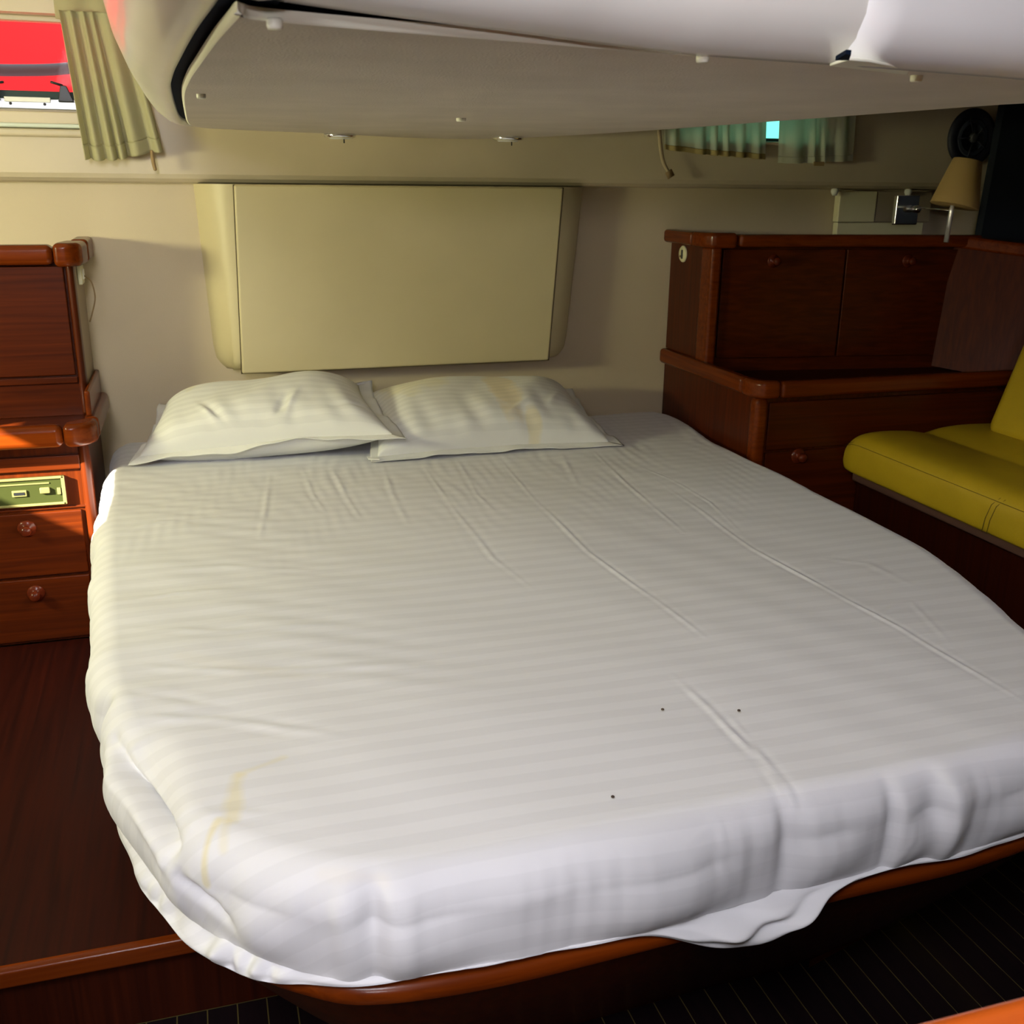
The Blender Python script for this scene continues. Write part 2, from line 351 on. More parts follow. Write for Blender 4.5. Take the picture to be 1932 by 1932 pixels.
ec = np.array([R_[:, 0], R_[:, 0]+np.array([.02, .03, .004])]); grid('moulding_end', ec, M_gel, gw)
tab = [onz(px, py, 1.438)[:2] for px, py in ((1565, 123), (1712, 140), (1716, 131), (1640, 116), (1600, 112))]
prism('edge_tab', tab, 1.4372, 1.4398, M_lip, gw, .0008, 2)  # pale strip drawn where the panel's edge shows lit again
prism('recess_shade', [onz(px, py, 1.437)[:2] for px, py in ((1576, 112), (1602, 112), (1606, 101), (1596, 100))], 1.4362, 1.4395, M_seal, gw)  # flat dark patch: shade in the notch painted as colour
for (px, py, r) in [(519, 57, .0055), (380, 187, .0060), (870, 230, .0085), (1325, 119, .0055), (1728, 155, .0058)]:
    c = onz(px, py, 1.434)
    lathe('screw_cap', [(r*.9, -.0035), (r, -.0015), (r, .002), (r*.8, .0035)], (c[0], c[1], 1.438), (0, 0, 1), M_lip, hp, 20)
for nm, px, py, lb in [('downlight', 641, 259, 'left chrome recessed downlight at the far edge of the overhead panel'), ('downlight', 958, 264, 'right chrome recessed downlight at the far edge of the overhead panel')]:
    c = onz(px, py, 1.432); e = empty(nm, c, lb, 'light', 'chrome downlights under the overhead panel')
    lathe('bezel', [(.030, 0), (.037, .002), (.038, .007), (.036, .011)], (c[0], c[1], 1.430), (0, 0, 1), M_stern, e, 36)
    lathe('lens', [(.022, -.002), (.028, .001), (.028, .006)], (c[0], c[1], 1.430), (0, 0, 1), M_white, e, 30)
    tube('switch', [(c[0]+.010, c[1], 1.432), (c[0]+.010, c[1], 1.419)], .0016, M_black, e, 8)

# ------------------------------------------------------------------ transom cover bulging from the wall behind the pillows
tc = empty('transom_cover', (.55, 2.9, .83), 'cream moulded cover box on the back wall above the pillows', 'wall panel')
rows = []
H = [(1.322, 0.0), (1.15, 0.), (1.0, 0.), (.90, 0.), (.865, .004), (.848, .014), (.838, .032), (.834, .055), (.833, .072)]
for (z, back) in H:
    t = (1.322-z)/.49; e_ = .030*max(0, 1-(z-.833)/.05)**2; xl0 = .018+.022*t+e_; xr0 = 1.100-.045*t-e_*.7; xl1 = .116-.012*t; xr1 = 1.015-.033*t; yb, yf = 2.9495, 2.862+back
    r = [(xl0, yb), (xl0+.018, yb-(yb-yf)*.45), (xl0+.045, yb-(yb-yf)*.82), (xl1-.02, yf+.002), (xl1, yf), (xl1+.02, yf)]
    s = [(xr1-.02, yf), (xr1, yf), (xr1+.015, yf+.003), (xr0-.022, yb-(yb-yf)*.80), (xr0-.006, yb-(yb-yf)*.4), (xr0, yb)]
    rows.append([(x, y, z) for x, y in r+s])
grid('cover_shell', np.array(rows)[:, ::-1], M_cover, tc)
fp = prism('front_panel', [(0, 0), (1, 0), (1, 1), (0, 1)], 0, 1, M_cover, tc)
z1, z0, yf = 1.321, .832, 2.862
pts = [(.105, yf-.008, z0), (.981, yf-.008, z0+.004), (.981, yf+.01, z0+.004), (.105, yf+.01, z0), (.117, yf-.008, z1), (1.014, yf-.008, z1), (1.014, yf+.01, z1), (.117, yf+.01, z1)]
for i, p in enumerate(pts): fp.data.vertices[[0, 1, 2, 3, 4, 5, 6, 7][i]].co = p
bev(fp, .006, 3); 
sl = hexa('seam', [(.1025, yf-.001, z0-.001), (.9835, yf-.001, z0+.003), (.9835, yf+.012, z0+.003), (.1025, yf+.012, z0-.001), (.1145, yf-.001, z1), (1.0165, yf-.001, z1), (1.0165, yf+.012, z1), (.1145, yf+.012, z1)], mat('seam_shadow_line', (.07, .05, .02), .9), tc)

# ------------------------------------------------------------------ mattress with fitted sheet
OUT = [(1.385, 2.93), (1.0, 2.94), (.5, 2.94), (0, 2.94), (-.23, 2.93), (-.248, 2.7), (-.25, 2.4), (-.243, 2.15), (-.225, 1.85), (-.208, 1.6), (-.193, 1.45), (-.170, 1.325), (-.143, 1.21), (-.112, 1.12),
       (-.072, 1.045), (-.018, .98), (.045, .925), (.116, .888), (.25, .874), (.44, .880), (.70, .894), (.93, .902), (1.11, .945), (1.235, 1.08), (1.305, 1.28), (1.365, 1.52), (1.388, 1.75), (1.390, 2.1), (1.388, 2.5)]
loop = catmull(OUT, 60, True)
seg = np.linalg.norm(np.roll(loop, -1, 0)-loop, axis=1); s = np.r_[0, np.cumsum(seg)]; NL = 1700
tt = np.linspace(0, s[-1], NL, endpoint=False); L2 = np.vstack([loop, loop[:1]]); loop = np.column_stack([np.interp(tt, s, L2[:, i]) for i in (0, 1)])
arc = tt; cen = np.array([.58, 1.9]); ZT = .655
CREASES = []   # (world polyline, height, width)
def cr(pts, h, w, z=ZT): CREASES.append((np.array([onz(px, py, z)[:2] for px, py in pts]), h*.62, w*.72))
for pts, h, w_ in [
    ([(1240, 905), (1330, 965), (1420, 1030), (1520, 1085), (1600, 1130), (1700, 1180), (1800, 1240), (1931, 1320)], .0035, .006),
    ([(1120, 850), (1200, 925), (1290, 1000)], .003, .006), ([(940, 860), (1010, 940), (1110, 1040), (1240, 1130), (1330, 1200)], .0028, .006),
    ([(1215, 880), (1270, 905), (1340, 945), (1400, 1000)], .002, .005), ([(800, 880), (850, 950), (930, 1050), (1010, 1110)], .002, .007),
    ([(1270, 1270), (1340, 1330), (1430, 1420), (1490, 1500), (1545, 1555)], .0035, .007), ([(1380, 1345), (1440, 1420), (1530, 1530), (1560, 1560)], .003, .006),
    ([(1750, 1480), (1800, 1520), (1830, 1560)], .003, .006), ([(1360, 1560), (1400, 1580), (1420, 1590)], .002, .006), ([(1290, 1560), (1360, 1530), (1410, 1600)], .0015, .006),
    ([(510, 885), (500, 960), (490, 1010)], .003, .008), ([(570, 880), (590, 930), (610, 960)], .003, .008), ([(625, 880), (650, 930), (680, 975)], .0035, .008),
    ([(720, 870), (740, 930), (770, 985)], .003, .009), ([(860, 860), (900, 930), (930, 960)], .002, .008), ([(1060, 855), (1090, 910)], .003, .01),
    ([(240, 1080), (420, 1065), (640, 1075)], .003, .014), ([(225, 1180), (420, 1190), (620, 1175)], .003, .014), ([(230, 1250), (460, 1262), (760, 1250)], .0035, .012),
    ([(230, 1345), (420, 1350), (640, 1385)], .004, .012), ([(215, 1135), (330, 1115), (430, 1110)], .003, .010), ([(205, 1010), (300, 985), (420, 975)], .003, .012),
    ([(230, 1300), (330, 1310), (450, 1330)], -.003, .014), ([(300, 1545), (420, 1525), (560, 1535)], .002, .012), ([(300, 1560), (380, 1530), (470, 1500)], .0015, .010),
    ([(1610, 1170), (1720, 1130), (1800, 1215)], .0015, .008), ([(1560, 1050), (1640, 1060), (1720, 1100)], .002, .012)]: cr(pts, h, w_)
# the pulled corner: a deep pocket running from the left edge to the foot
pocket = np.array([onz(px, py, .65)[:2] for px, py in [(196, 1372), (218, 1435), (252, 1500), (295, 1562)]])
pocket2 = np.array([onz(px, py, .65)[:2] for px, py in [(262, 1585), (300, 1640), (330, 1685)]])
ridge = np.array([onz(px, py, .65)[:2] for px, py in [(212, 1460), (232, 1520), (270, 1600), (340, 1660)]
            ]); facet = np.array([onz(px, py, .65)[:2] for px, py in [(240, 1385), (272, 1450), (304, 1540)]])
def segdist(X, Y, pl):
    best = np.full(X.shape, 1e9); tb = np.zeros(X.shape); n = len(pl)-1
    for i in range(n):
        a, b = pl[i], pl[i+1]; d = b-a; L = d@d; t = np.clip(((X-a[0])*d[0]+(Y-a[1])*d[1])/L, 0, 1)
        q = np.hypot(X-a[0]-t*d[0], Y-a[1]-t*d[1]); k = q < best; best = np.where(k, q, best); tb = np.where(k, (i+t)/n, tb)
    return best, tb
def relief(X, Y):
    Z = np.zeros_like(X)
    for pl, h, wd in CREASES:
        d, t = segdist(X, Y, pl); env = np.clip(np.sin(np.pi*np.clip(t, .02, .98)), 0, 1)**.5
        Z += .85*h*env*(.62+.38*np.sin(t*19+h*9000)*np.sin(t*7+h*5000))*(np.exp(-(d/wd)**2)-.55*np.exp(-((d-wd*1.7)/(wd*1.2))**2))
    for pl, h, wd in ((pocket, -.036, .013), (pocket2, -.018, .010), (ridge, .010, .012), (facet, -.026, .030)):
        d, t = segdist(X, Y, pl); Z += h*np.exp(-(d/wd)**2)*np.sin(np.pi*np.clip(t, .04, .96))**.6
    Z += .0016*np.sin(9*X+4*Y+1)+.0014*np.sin(5*X-11*Y)+.0006*np.sin(37*X*.8+23*Y+2*np.sin(7*X))
    Z += .0007*np.sin(95*X+9*np.sin(6*Y)+4*np.sin(23*X))*np.sin(31*X+13*Y)*smoothstep(2.1, 2.55, Y)*smoothstep(-.1, .2, X)
    Z += .00035*np.sin(150*X+31*Y+5*np.sin(19*X-8*Y))*np.sin(17*X-12*Y)*smoothstep(1.6, 2.3, Y)
    Z += .0008*np.sin(88*Y+12*X+4*np.sin(9*X+3*Y))*np.sin(8*X+6*Y+1)*smoothstep(.75, .1, X)*smoothstep(1.15, 1.4, Y)
    Z += .004*smoothstep(.25, -.2, X)*np.sin(26*Y+3*np.sin(4*Y)+2*X)*smoothstep(1.1, 1.4, Y)*.5
    return Z
nin = 290; rr = 1-(1-np.linspace(0, 1, nin))**1.45
rows = []; uvs = []; foot = smoothstep(1.25, .98, loop[:, 1]); leftside = smoothstep(.05, -.12, loop[:, 0])
# side puckers
puck = (.5*noise1(arc*9, 3)+.35*noise1(arc*23, 5))*.003
pinch = np.zeros(NL)
for (px, py, a_, wd) in [(1530, 1640, -.016, .018), (1500, 1620, .007, .02), (1850, 1560, .012, .02), (1810, 1570, -.010, .018), (1745, 1600, -.009, .012), (1765, 1600, .006, .012), (193, 1370, -.026, .03), (186, 1065, -.010, .03), (183, 1000, .004, .05), (205, 1480, .012, .05), (700, 1830, -.018, .018), (1320, 1700, .012, .06), (660, 1830, .006, .03), (740, 1830, .006, .03)]:
    p = onz(px, py, .60)[:2]; i0 = np.argmin(np.hypot(loop[:, 0]-p[0], loop[:, 1]-p[1])); d = arc-arc[i0]; pinch += a_*np.exp(-(d/wd)**2)
RAD = .05
base_in = offset_loop(loop, -RAD)
for r in rr:
    q = cen+(base_in-cen)*r; sag = .010*(1-r**3)
    z = ZT-.004-0*sag+relief(q[:, 0], q[:, 1]); rows.append(np.column_stack([q, z])); uvs.append(q.copy())
NS = 26
for i in range(1, NS+1):
    th = i/NS*math.pi/2; d = -RAD+RAD*math.sin(th); q = offset_loop(loop, d); z0_ = ZT-.004-RAD*(1-math.cos(th))
    k = math.sin(th)**2; q = offset_loop(q, (pinch+puck)*k) if False else q+(offset_loop(loop, 1.)-loop)*((pinch+puck)*k)[:, None]
    uvq = offset_loop(base_in, RAD*th); dsp = relief(uvq[:, 0], uvq[:, 1]); nn_ = offset_loop(loop, 1.)-loop
    q = q+nn_*(dsp*math.sin(th))[:, None]; rows.append(np.column_stack([q, z0_+dsp*math.cos(th)])); uvs.append(uvq)
nrm = offset_loop(loop, 1.)-loop; ND = 26
for i in range(1, ND+1):
    t = i/ND; d = .005*math.sin(t*math.pi)-.009*t**2-.010*t**2*(1-foot)
    bulge = .006*np.sin(arc*31+2*np.sin(arc*7))*t*(1-t)*4*foot
    q = loop+nrm*(d+(pinch+puck)*(1-.5*t)+bulge)[:, None]; uvq = offset_loop(base_in, RAD*1.57+.08*t); q = q+nrm*(relief(uvq[:, 0], uvq[:, 1])*(1-t**3))[:, None]; z = np.full(NL, ZT-.004-RAD-.078*t)
    rows.append(np.column_stack([q, z])); uvs.append(offset_loop(base_in, RAD*1.57+.08*t))
bed = empty('mattress', (0, 0, 0), 'large mattress in a wrinkled white satin-striped fitted sheet', 'mattress')
P = np.array(rows); sheet = grid('fitted_sheet', P[:, ::-1], M_sheet, bed, uv=np.array(uvs)[:, ::-1], closed_u=True)
bot = P[-1]; cen3 = np.array([.58, 1.9, .525]); grid('mattress_core', np.array([bot, np.column_stack([offset_loop(bot[:, :2], -.03), np.full(NL, .512)]), np.tile(cen3, (NL, 1))])[:, ::-1], M_sheet, bed, uv=np.zeros((3, NL, 2)), closed_u=True)
# loose elastic hem showing under the edge round the left side and foot
idx = np.where((loop[:, 1] < 1.62) & ~((loop[:, 0] > 1.25) & (loop[:, 1] > 1.2)))[0]
A = arc[idx]; Q = loop[idx]; Nn = nrm[idx]; cnr = np.exp(-((Q[:, 0]+.035)/.085)**2)*smoothstep(1.3, 1.08, Q[:, 1])
pd = onz(1400, 1700, .50)[:2]; ip = np.argmin(np.hypot(Q[:, 0]-pd[0], Q[:, 1]-pd[1])); droop = np.exp(-(np.abs(A-A[ip])/.105)**2.6)
ft = smoothstep(1.15, .95, Q[:, 1]); w2 = .4*smoothstep(.9, 1.1, Q[:, 0])
left = smoothstep(1.5, 1.3, Q[:, 1])*(1-ft)
hr = []; huv = []
for i in range(22):
    t = i/21
    wv = (np.sin(A*78+4.5*np.sin(A*17)+2*t)*.006*(.6+.6*np.sin(A*13))+np.sin(A*151+3*np.sin(A*31))*.003)*cnr*math.sin(t*math.pi)**.7*1.4
    wv2 = (np.sin(A*38+2*t*5)*.007+np.sin(A*71-6*t)*.005)*droop*math.sin(t*math.pi)+.0015*np.sin(A*50)*t
    out = -.014+.030*np.sin(min(t*1.5, 1)*math.pi/2)*(.26-.05*ft+.42*cnr+.9*droop)-.012*max(t-.7, 0)/.3*droop+wv+wv2-.012*(1-ft)*(1-left)
    zz = .525-(.004+.018*cnr+.046*droop+.016*left)*t+.5*wv-.004*np.sin(A*14)*t
    hr.append(np.column_stack([Q+Nn*out[:, None], zz])); huv.append(offset_loop(loop, .1+.05*t)[idx])
hem = grid('elastic_hem', np.array(hr)[:, ::-1], M_sheet, bed, uv=np.array(huv)[:, ::-1], thick=.0012)
sb = hem.modifiers.new('sub', 'SUBSURF'); sb.levels = 0; sb.render_levels = 1

# ------------------------------------------------------------------ bed base: rail and tapered plinth
bb = empty('bed_base', (0, 0, 0), 'dark varnished wooden bed base with rounded corner under the mattress', 'bed base')
sm = catmull([(p[0], p[1]) for p in OUT], 14, True); nB = len(sm)
def ringmesh(name, defs, m, cap=True):
    R = [np.column_stack([offset_loop(sm, d), np.full(nB, z)]) for d, z in defs]; P = np.array(R)
    for r_ in P: r_[:, 1] = np.minimum(r_[:, 1], 2.948)
    return grid(name, P[:, ::-1], m, bb, closed_u=True)
ringmesh('rail', [(-.25, .511), (-.036, .511), (-.020, .508), (-.012, .500), (-.012, .488), (-.020, .480), (-.04, .478)], M_cap)
defs = []
for t in np.linspace(0, 1, 8): defs.append((-.026-.32*t**1.1, .480-.430*t))
pb = ringmesh('plinth', defs, M_wz)
# ------------------------------------------------------------------ left step platform
sp_ = empty('step_platform', (-.8, 1.4, .05), 'dark wooden step board on the floor at the left of the bed', 'step')
prism('tread', [(XL+.01, 1.412), (.03, 1.412), (.015, 1.75), (-.02, 2.6), (-.25, 2.60), (XL+.01, 2.6)], .200, .218, M_plat, sp_)
prism('riser', [(XL+.01, 1.425), (.08, 1.425), (.08, 1.445), (XL+.01, 1.445)], .051, .200, M_base, sp_)
box('nosing', (XL+.01, 1.392, .190), (.04, 1.412, .222), M_cap, sp_, .006)

# ------------------------------------------------------------------ pillows
def pillow(name, label, base, height, stains_and_light, fl, seed, tilt_bottom=.02, lumps=(), lift=0):
    """base: FL, FR, BR, BL corner points of the seam plane; fl: flange widths (front, right, back, left)"""
    FL, FR, BR, BL = [np.array(p, float) for p in base]; root = empty(name, FL, label, 'pillow', 'pillows at the head of the bed')
    nu, nv = 170, 120; U, V = np.meshgrid(np.linspace(0, 1, nu), np.linspace(0, 1, nv))
    rnd = np.random.default_rng(seed)
    pin = .035
    def plane(U, V):
        # sides drawn in slightly between the corners
        Up = U+pin*np.sin(np.pi*V)*(1-2*U)*np.abs(2*U-1)**2; Vp = V+.05*np.sin(np.pi*U)*(1-2*V)*np.abs(2*V-1)**2
        a = (1-Up)[..., None]*FL+Up[..., None]*FR; b = (1-Up)[..., None]*BL+Up[..., None]*BR
        return (1-Vp)[..., None]*a+Vp[..., None]*b
    nrm_ = np.cross(FR-FL, BL-FL); nrm_ /= np.linalg.norm(nrm_)
    wdt = np.linalg.norm(FR-FL); dep = np.linalg.norm(BL-FL)
    env = (np.clip(1-np.abs(2*U-1)**3.4, 0, 1)**.52)*(np.clip(1-np.abs(2*V-1)**2.8, 0, 1)**.50)
    wr = .004*np.sin(34*U+4*np.sin(5*V))*np.exp(-V*3.2)+.003*np.sin(60*U+7*V+seed)*np.exp(-V*5)+.004*np.sin(11*U-7*V+seed)
    for (a, b, ru, rv, h, ang) in lumps:
        du, dv = (U-a), (V-b); x_ = du*math.cos(ang)+dv*math.sin(ang); y_ = -du*math.sin(ang)+dv*math.cos(ang); wr = wr+h*np.exp(-(x_/ru)**2-(y_/rv)**2)
    T = env*(height+wr*1.2)
    top = plane(U, V)+nrm_*T[..., None]
    uv = np.stack([U*wdt, V*dep], -1)
    mt = cloth('pillowcase_cotton_%d' % seed, .022, stains_and_light, base=(.74, .74, .70), drk=.93)
    grid('pillow_top', top, mt, root, uv=uv)
    und = plane(U, V)-nrm_*(env*tilt_bottom)[..., None]; grid('pillow_underside', und[:, ::-1], mt, root, uv=uv[:, ::-1])
    # flange ring
    m_ = 90; t = np.linspace(0, 1, m_)
    sides = [(t, 0*t, (0, -1), fl[0]), (1+0*t, t, (1, 0), fl[1]), (1-t, 1+0*t, (0, 1), fl[2]), (0*t, 1-t, (-1, 0), fl[3])]
    ring_in, ring_d, ring_w = [], [], []
    for k_, (uu, vv, d_, w_) in enumerate(sides):
        ring_in.append(plane(uu, vv)); dd = np.array(((FR-FL)/wdt, (BL-FL)/dep)); o_ = d_[0]*dd[0]+d_[1]*dd[1]
        nxt = sides[(k_+1) % 4]; prv = sides[k_-1]
        pd_ = prv[2][0]*dd[0]+prv[2][1]*dd[1]; nd_ = nxt[2][0]*dd[0]+nxt[2][1]*dd[1]
        a = smoothstep(.10, 0, t)[:, None]; b = smoothstep(.90, 1, t)[:, None]
        ring_d.append(o_[None]*w_*1.0+a*pd_[None]*prv[3]+b*nd_[None]*nxt[3])
    RI = np.vstack(ring_in); RD = np.vstack(ring_d); NR = len(RI); a_ = np.linspace(0, 2*np.pi, NR, endpoint=False)
    R_ = []; 
    for j in range(7):
        q = j/6; wob = (.004*np.sin(a_*11+seed)+.002*np.sin(a_*23+2*seed))*q
        p = RI-RD*.10+RD*q*1.1; fq = np.linspace(0, 4, NR, endpoint=False); p[:, 2] += lift*np.exp(-((fq-.66)/.16)**2)*(.3+.7*q); p[:, 2] += wob-.004*q; R_.append(p)
    R_ = np.array(R_)
    R_[:, :, 2] = np.maximum(R_[:, :, 2], ZT+.0035)
    R_[:, :, 1] = np.minimum(R_[:, :, 1], 2.91)
    uvf = np.stack(np.meshgrid(np.linspace(0, 2, NR), np.zeros(7)), -1)
    fm = M_flange
    grid('pillowcase_flange', R_, fm, root, uv=uvf, closed_u=True, thick=.0016)
    return root
M_flange = mat('pillowcase_flange', (.74, .74, .70), .8, noise=.04, nscale=20, bump=.2, bscale=300, spec=.2)
zt = ZT+.010
rp = pillow('pillow', 'right striped white pillow, flatter, with a brown-yellow stain near its middle', [onz(712, 862, zt), onz(1150, 834, zt), (1.03, 2.865, .745), (.42, 2.865, .745)], .100,
       [(.375, .17, .045, .17, .55, (.96, .76, .38)), (.14, .28, .12, .12, .42, (1, .89, .45)), (.34, .36, .20, .06, .35, (1, .88, .45)), (.425, .03, .025, .05, .45, (1, .84, .42))], (.022, .035, .012, .020), 3,
       lumps=[(.8, .3, .10, .02, .004, 1.1), (.62, .2, .10, .015, .004, .9), (.85, .5, .25, .3, .006, 0)])
lp = pillow('pillow', 'left striped white pillow leaning up, with yellow light coloured into its far left top', [onz(262, 862, zt+.010), onz(742, 820, zt+.060), (.42, 2.865, .785), (-.10, 2.865, .755)], .095,
       [(.09, .30, .08, .13, .65, (1, .90, .42)), (.30, .33, .12, .05, .2, (1, .92, .6))], (.020, .036, .02, .022), 5, tilt_bottom=.075, lift=.020,  # first mark is yellow light from the left, painted into the cotton
       lumps=[(.32, .18, .02, .13, -.010, .3), (.28, .2, .015, .12, .006, .3), (.62, .2, .015, .12, .007, -.25), (.58, .2, .015, .12, -.006, -.25), (.85, .55, .25, .35, .012, 0), (.9, .2, .1, .02, -.004, .3)])
# folded washing label of the right pillowcase
c = onz(695, 867, ZT+.006); b_ = onz(716, 868, ZT+.008)
lab = hexa('care_label', [c, b_, b_+np.array([0, .02, .001]), c+np.array([0, .02, .001]), c+np.array([0, 0, .002]), b_+np.array([0, 0, .002]), b_+np.array([0, .02, .003]), c+np.array([0, .02, .003])], M_flange, rp)

# ------------------------------------------------------------------ left cabinet
def knob(name, x, y, z, ax, parent, r=.0125, mring=None):
    k = lathe(name, [(r*1.7, .0), (r*1.7, .002), (r*1.35, .005), (r*.9, .006), (r*.6, .010), (r*.62, .015), (r*1.0, .020), (r*1.05, .026), (r*.75, .0315), (r*.2, .0335)], (x, y, z), ax, M_knob, parent, 30)
    return k
M_knob = wood('dark_knob', 0, (.05, .008, .003), (.14, .022, .006), .25)
XC = -.275; LX = XL+.012
lc = empty('drawer_cabinet', (-.6, 2.6, .22), 'varnished mahogany cabinet with round-knobbed drawers left of the bed', 'cabinet')
box('body', (LX, 2.605, .220), (XC-.002, 2.94, .735), M_wz, lc)
box('stile', (-.300, 2.592, .222), (XC, 2.63, .735), M_wz, lc, .012)
# recessed gaps show dark; drawer fronts sit proud
for (z0_, z1_) in ((.399, .561), (.228, .392)):
    d = box('drawer', (LX+.02, 2.594, z0_), (-.308, 2.606, z1_), M_wx, lc, .003)
    kz = z1_-.037; knob('knob', -.435, 2.594, kz, (0, -1, 0), d); knob('knob', -.99, 2.594, kz, (0, -1, 0), d)
box('rail', (LX, 2.596, .664), (-.298, 2.61, .700), M_wx, lc, .003)
box('rail', (LX, 2.599, .566), (-.298, 2.61, .572), M_wx, lc, .002)
stp = box('switch_panel', (-1.0, 2.592, .580), (-.338, 2.604, .650), M_face, lc, .002)
stp['label'] = 'olive faceplate with socket and slots'
for a, b in (((-1.0, 2.588, .645), (-.338, 2.594, .651)), ((-1.0, 2.588, .580), (-.338, 2.594, .586)), ((-.345, 2.588, .580), (-.337, 2.594, .651))): box('bezel', a, b, M_brass, stp, .0015)
box('slot', (-.52, 2.590, .634), (-.372, 2.593, .637), M_brass, stp)
sk = box('socket', (-.456, 2.588, .606), (-.424, 2.593, .621), M_brass, stp, .001); box('socket', (-.452, 2.587, .610), (-.428, 2.592, .617), M_black, stp)
box('button', (-.394, 2.584, .611), (-.372, 2.594, .625), M_brass, stp, .002)
box('button', (-.356, 2.587, .606), (-.348, 2.594, .622), M_brass, stp, .001)
# lower cap: front bullnose, rounded corner, side run to the wall
cz0, cz1 = .733, .786
prism('worktop', [(LX, 2.56), (XC, 2.56), (XC, 2.94), (LX, 2.94)], .736, .768, M_wx, lc)
box('front_nosing', (LX, 2.530, cz0), (-.322, 2.572, cz1), M_cap, lc, .016, 5)
prism('corner_nosing', [(-.321, 2.530), (-.285, 2.530), (-.262, 2.545), (-.248, 2.57), (-.248, 2.61), (-.282, 2.61), (-.321, 2.572)], cz0-.001, cz1+.001, M_cap, lc, .014, 5)
box('side_nosing', (-.282, 2.611, cz0), (-.247, 2.94, cz1), M_capy, lc, .012, 4)
box('side_upstand', (-.275, 2.63, cz1-.002), (-.262, 2.94, cz1+.060), M_capy, lc, .005)
# upper unit
up = empty('wall_cabinet', (-.6, 2.72, .77), 'upper mahogany wall cabinet with a flat door standing on the left drawer cabinet', 'cabinet')
box('body', (LX, 2.728, .769), (XC-.012, 2.945, 1.138), M_wx, up)
box('stile', (-.2925, 2.716, .769), (XC, 2.76, 1.138), M_wz, up, .012, 4)
box('side_panel', (-.29, 2.755, .769), (XC-.001, 2.948, 1.137), mat('pale_side_lining', (.34, .27, .20), .6), up, .001)
box('door', (-.86, 2.717, .871), (-.297, 2.730, 1.133), M_wx, up, .003)
box('rail', (LX, 2.718, .851), (-.294, 2.730, .867), M_wx, up, .002)
box('front_nosing', (LX, 2.676, 1.138), (-.313, 2.73, 1.184), M_cap, up, .014, 4)
prism('corner_nosing', [(-.312, 2.676), (-.275, 2.676), (-.250, 2.70), (-.245, 2.76), (-.245, 2.80), (-.30, 2.80), (-.312, 2.73)], 1.133, 1.188, M_cap, up, .013, 4)
box('side_nosing', (-.285, 2.801, 1.136), (-.243, 2.945, 1.190), M_capy, up, .010, 4)
box('top_board', (LX, 2.72, 1.138), (-.28, 2.945, 1.165), M_wx, up)
so = empty('socket_outlet', (-.26, 2.86, 1.1), 'white socket with thin cord on the side of the left wall cabinet', 'socket')
box('plate', (-.2755, 2.80, 1.080), (-.265, 2.86, 1.128), M_ivory, so, .003); box('insert', (-.266, 2.815, 1.092), (-.262, 2.845, 1.117), M_white, so, .002)
tube('cord', catmull([(-.262, 2.83, 1.100), (-.245, 2.80, 1.088), (-.240, 2.80, 1.05), (-.252, 2.82, 1.01), (-.262, 2.84, .985)], 8), .0018, M_tan, so, 8)

# ------------------------------------------------------------------ right cabinets
XW = 1.395
rc = empty('side_cabinet', (1.9, 2.4, .05), 'dark mahogany low cabinet with fiddle rail at the right of the bed', 'cabinet')
prism('body', [(XW, 2.375), (2.40, 2.375), (2.40, 2.94), (XW, 2.94)], .051, .800, M_wz, rc)
box('corner_post', (XW-.004, 2.358, .40), (XW+.034, 2.40, .800), M_cap, rc, .014, 5)
for (a, b, n_) in ((.62, .79, 0), (.28, .612, 1)):
    d = box('drawer', (XW+.040, 2.366, .655 if not n_ else .46), (2.38, 2.377, .785 if not n_ else .648), M_wx, rc, .003)
    if n_: knob('knob', 1.535, 2.366, .634, (0, -1, 0), d)
zc0, zc1 = .800, .846
FX = [(XW-.02, 2.425), (XW+.015, 2.425), (XW+.015, 2.945), (XW-.02, 2.945)]
prism('side_rail', FX, zc0, zc1, M_capy, rc, .012, 4)
prism('corner_rail', [(XW-.02, 2.424), (XW-.016, 2.375), (XW+.006, 2.345), (XW+.055, 2.338), (XW+.055, 2.372), (XW+.02, 2.38), (XW+.015, 2.424)], zc0-.001, zc1+.001, M_cap, rc, .012, 4)
box('front_rail', (XW+.056, 2.338, zc0), (2.40, 2.372, zc1-.002), M_cap, rc, .012, 4)
rail_back = box('worktop', (XW, 2.37, .800), (2.40, 2.94, .812), M_base, rc)
ru = empty('locker_cabinet', (1.8, 2.7, .81), 'upper dark mahogany locker with two knobbed doors standing on the right cabinet', 'cabinet')
def yy(x): return 2.69-.10*(x-1.40)/.75
prism('body', [(1.415, yy(1.415)+.012), (2.36, yy(2.36)+.012), (2.36, 2.94), (1.415, 2.94)], .812, 1.168, M_wx, ru)
box('side_panel', (1.398, 2.742, .846), (1.417, 2.946, 1.168), M_wz, ru, .001)
prism('corner_post', [(1.394, 2.672), (1.425, 2.668), (1.430, 2.70), (1.425, 2.74), (1.394, 2.74)], .820, 1.168, M_cap, ru, .010, 4)
for (x0_, x1_, kx) in ((1.437, 1.802, 1.585), (1.808, 2.16, 1.995)):
    d = prism('door', [(x0_, yy(x0_)), (x1_, yy(x1_)), (x1_, yy(x1_)+.014), (x0_, yy(x0_)+.014)], .852, 1.160, M_wx, ru, .002)
    knob('knob', kx, yy(kx), 1.128, (0, -1, 0), d, .011)
u0, u1 = 1.168, 1.204
prism('side_rail', [(1.368, 2.76), (1.415, 2.76), (1.415, 2.946), (1.368, 2.946)], u0-.002, u1, M_capy, ru, .011, 4)
prism('corner_rail', [(1.368, 2.759), (1.372, 2.695), (1.392, 2.662), (1.46, 2.648), (1.465, 2.69), (1.42, 2.70), (1.415, 2.759)], u0-.004, u1+.002, M_cap, ru, .011, 4)
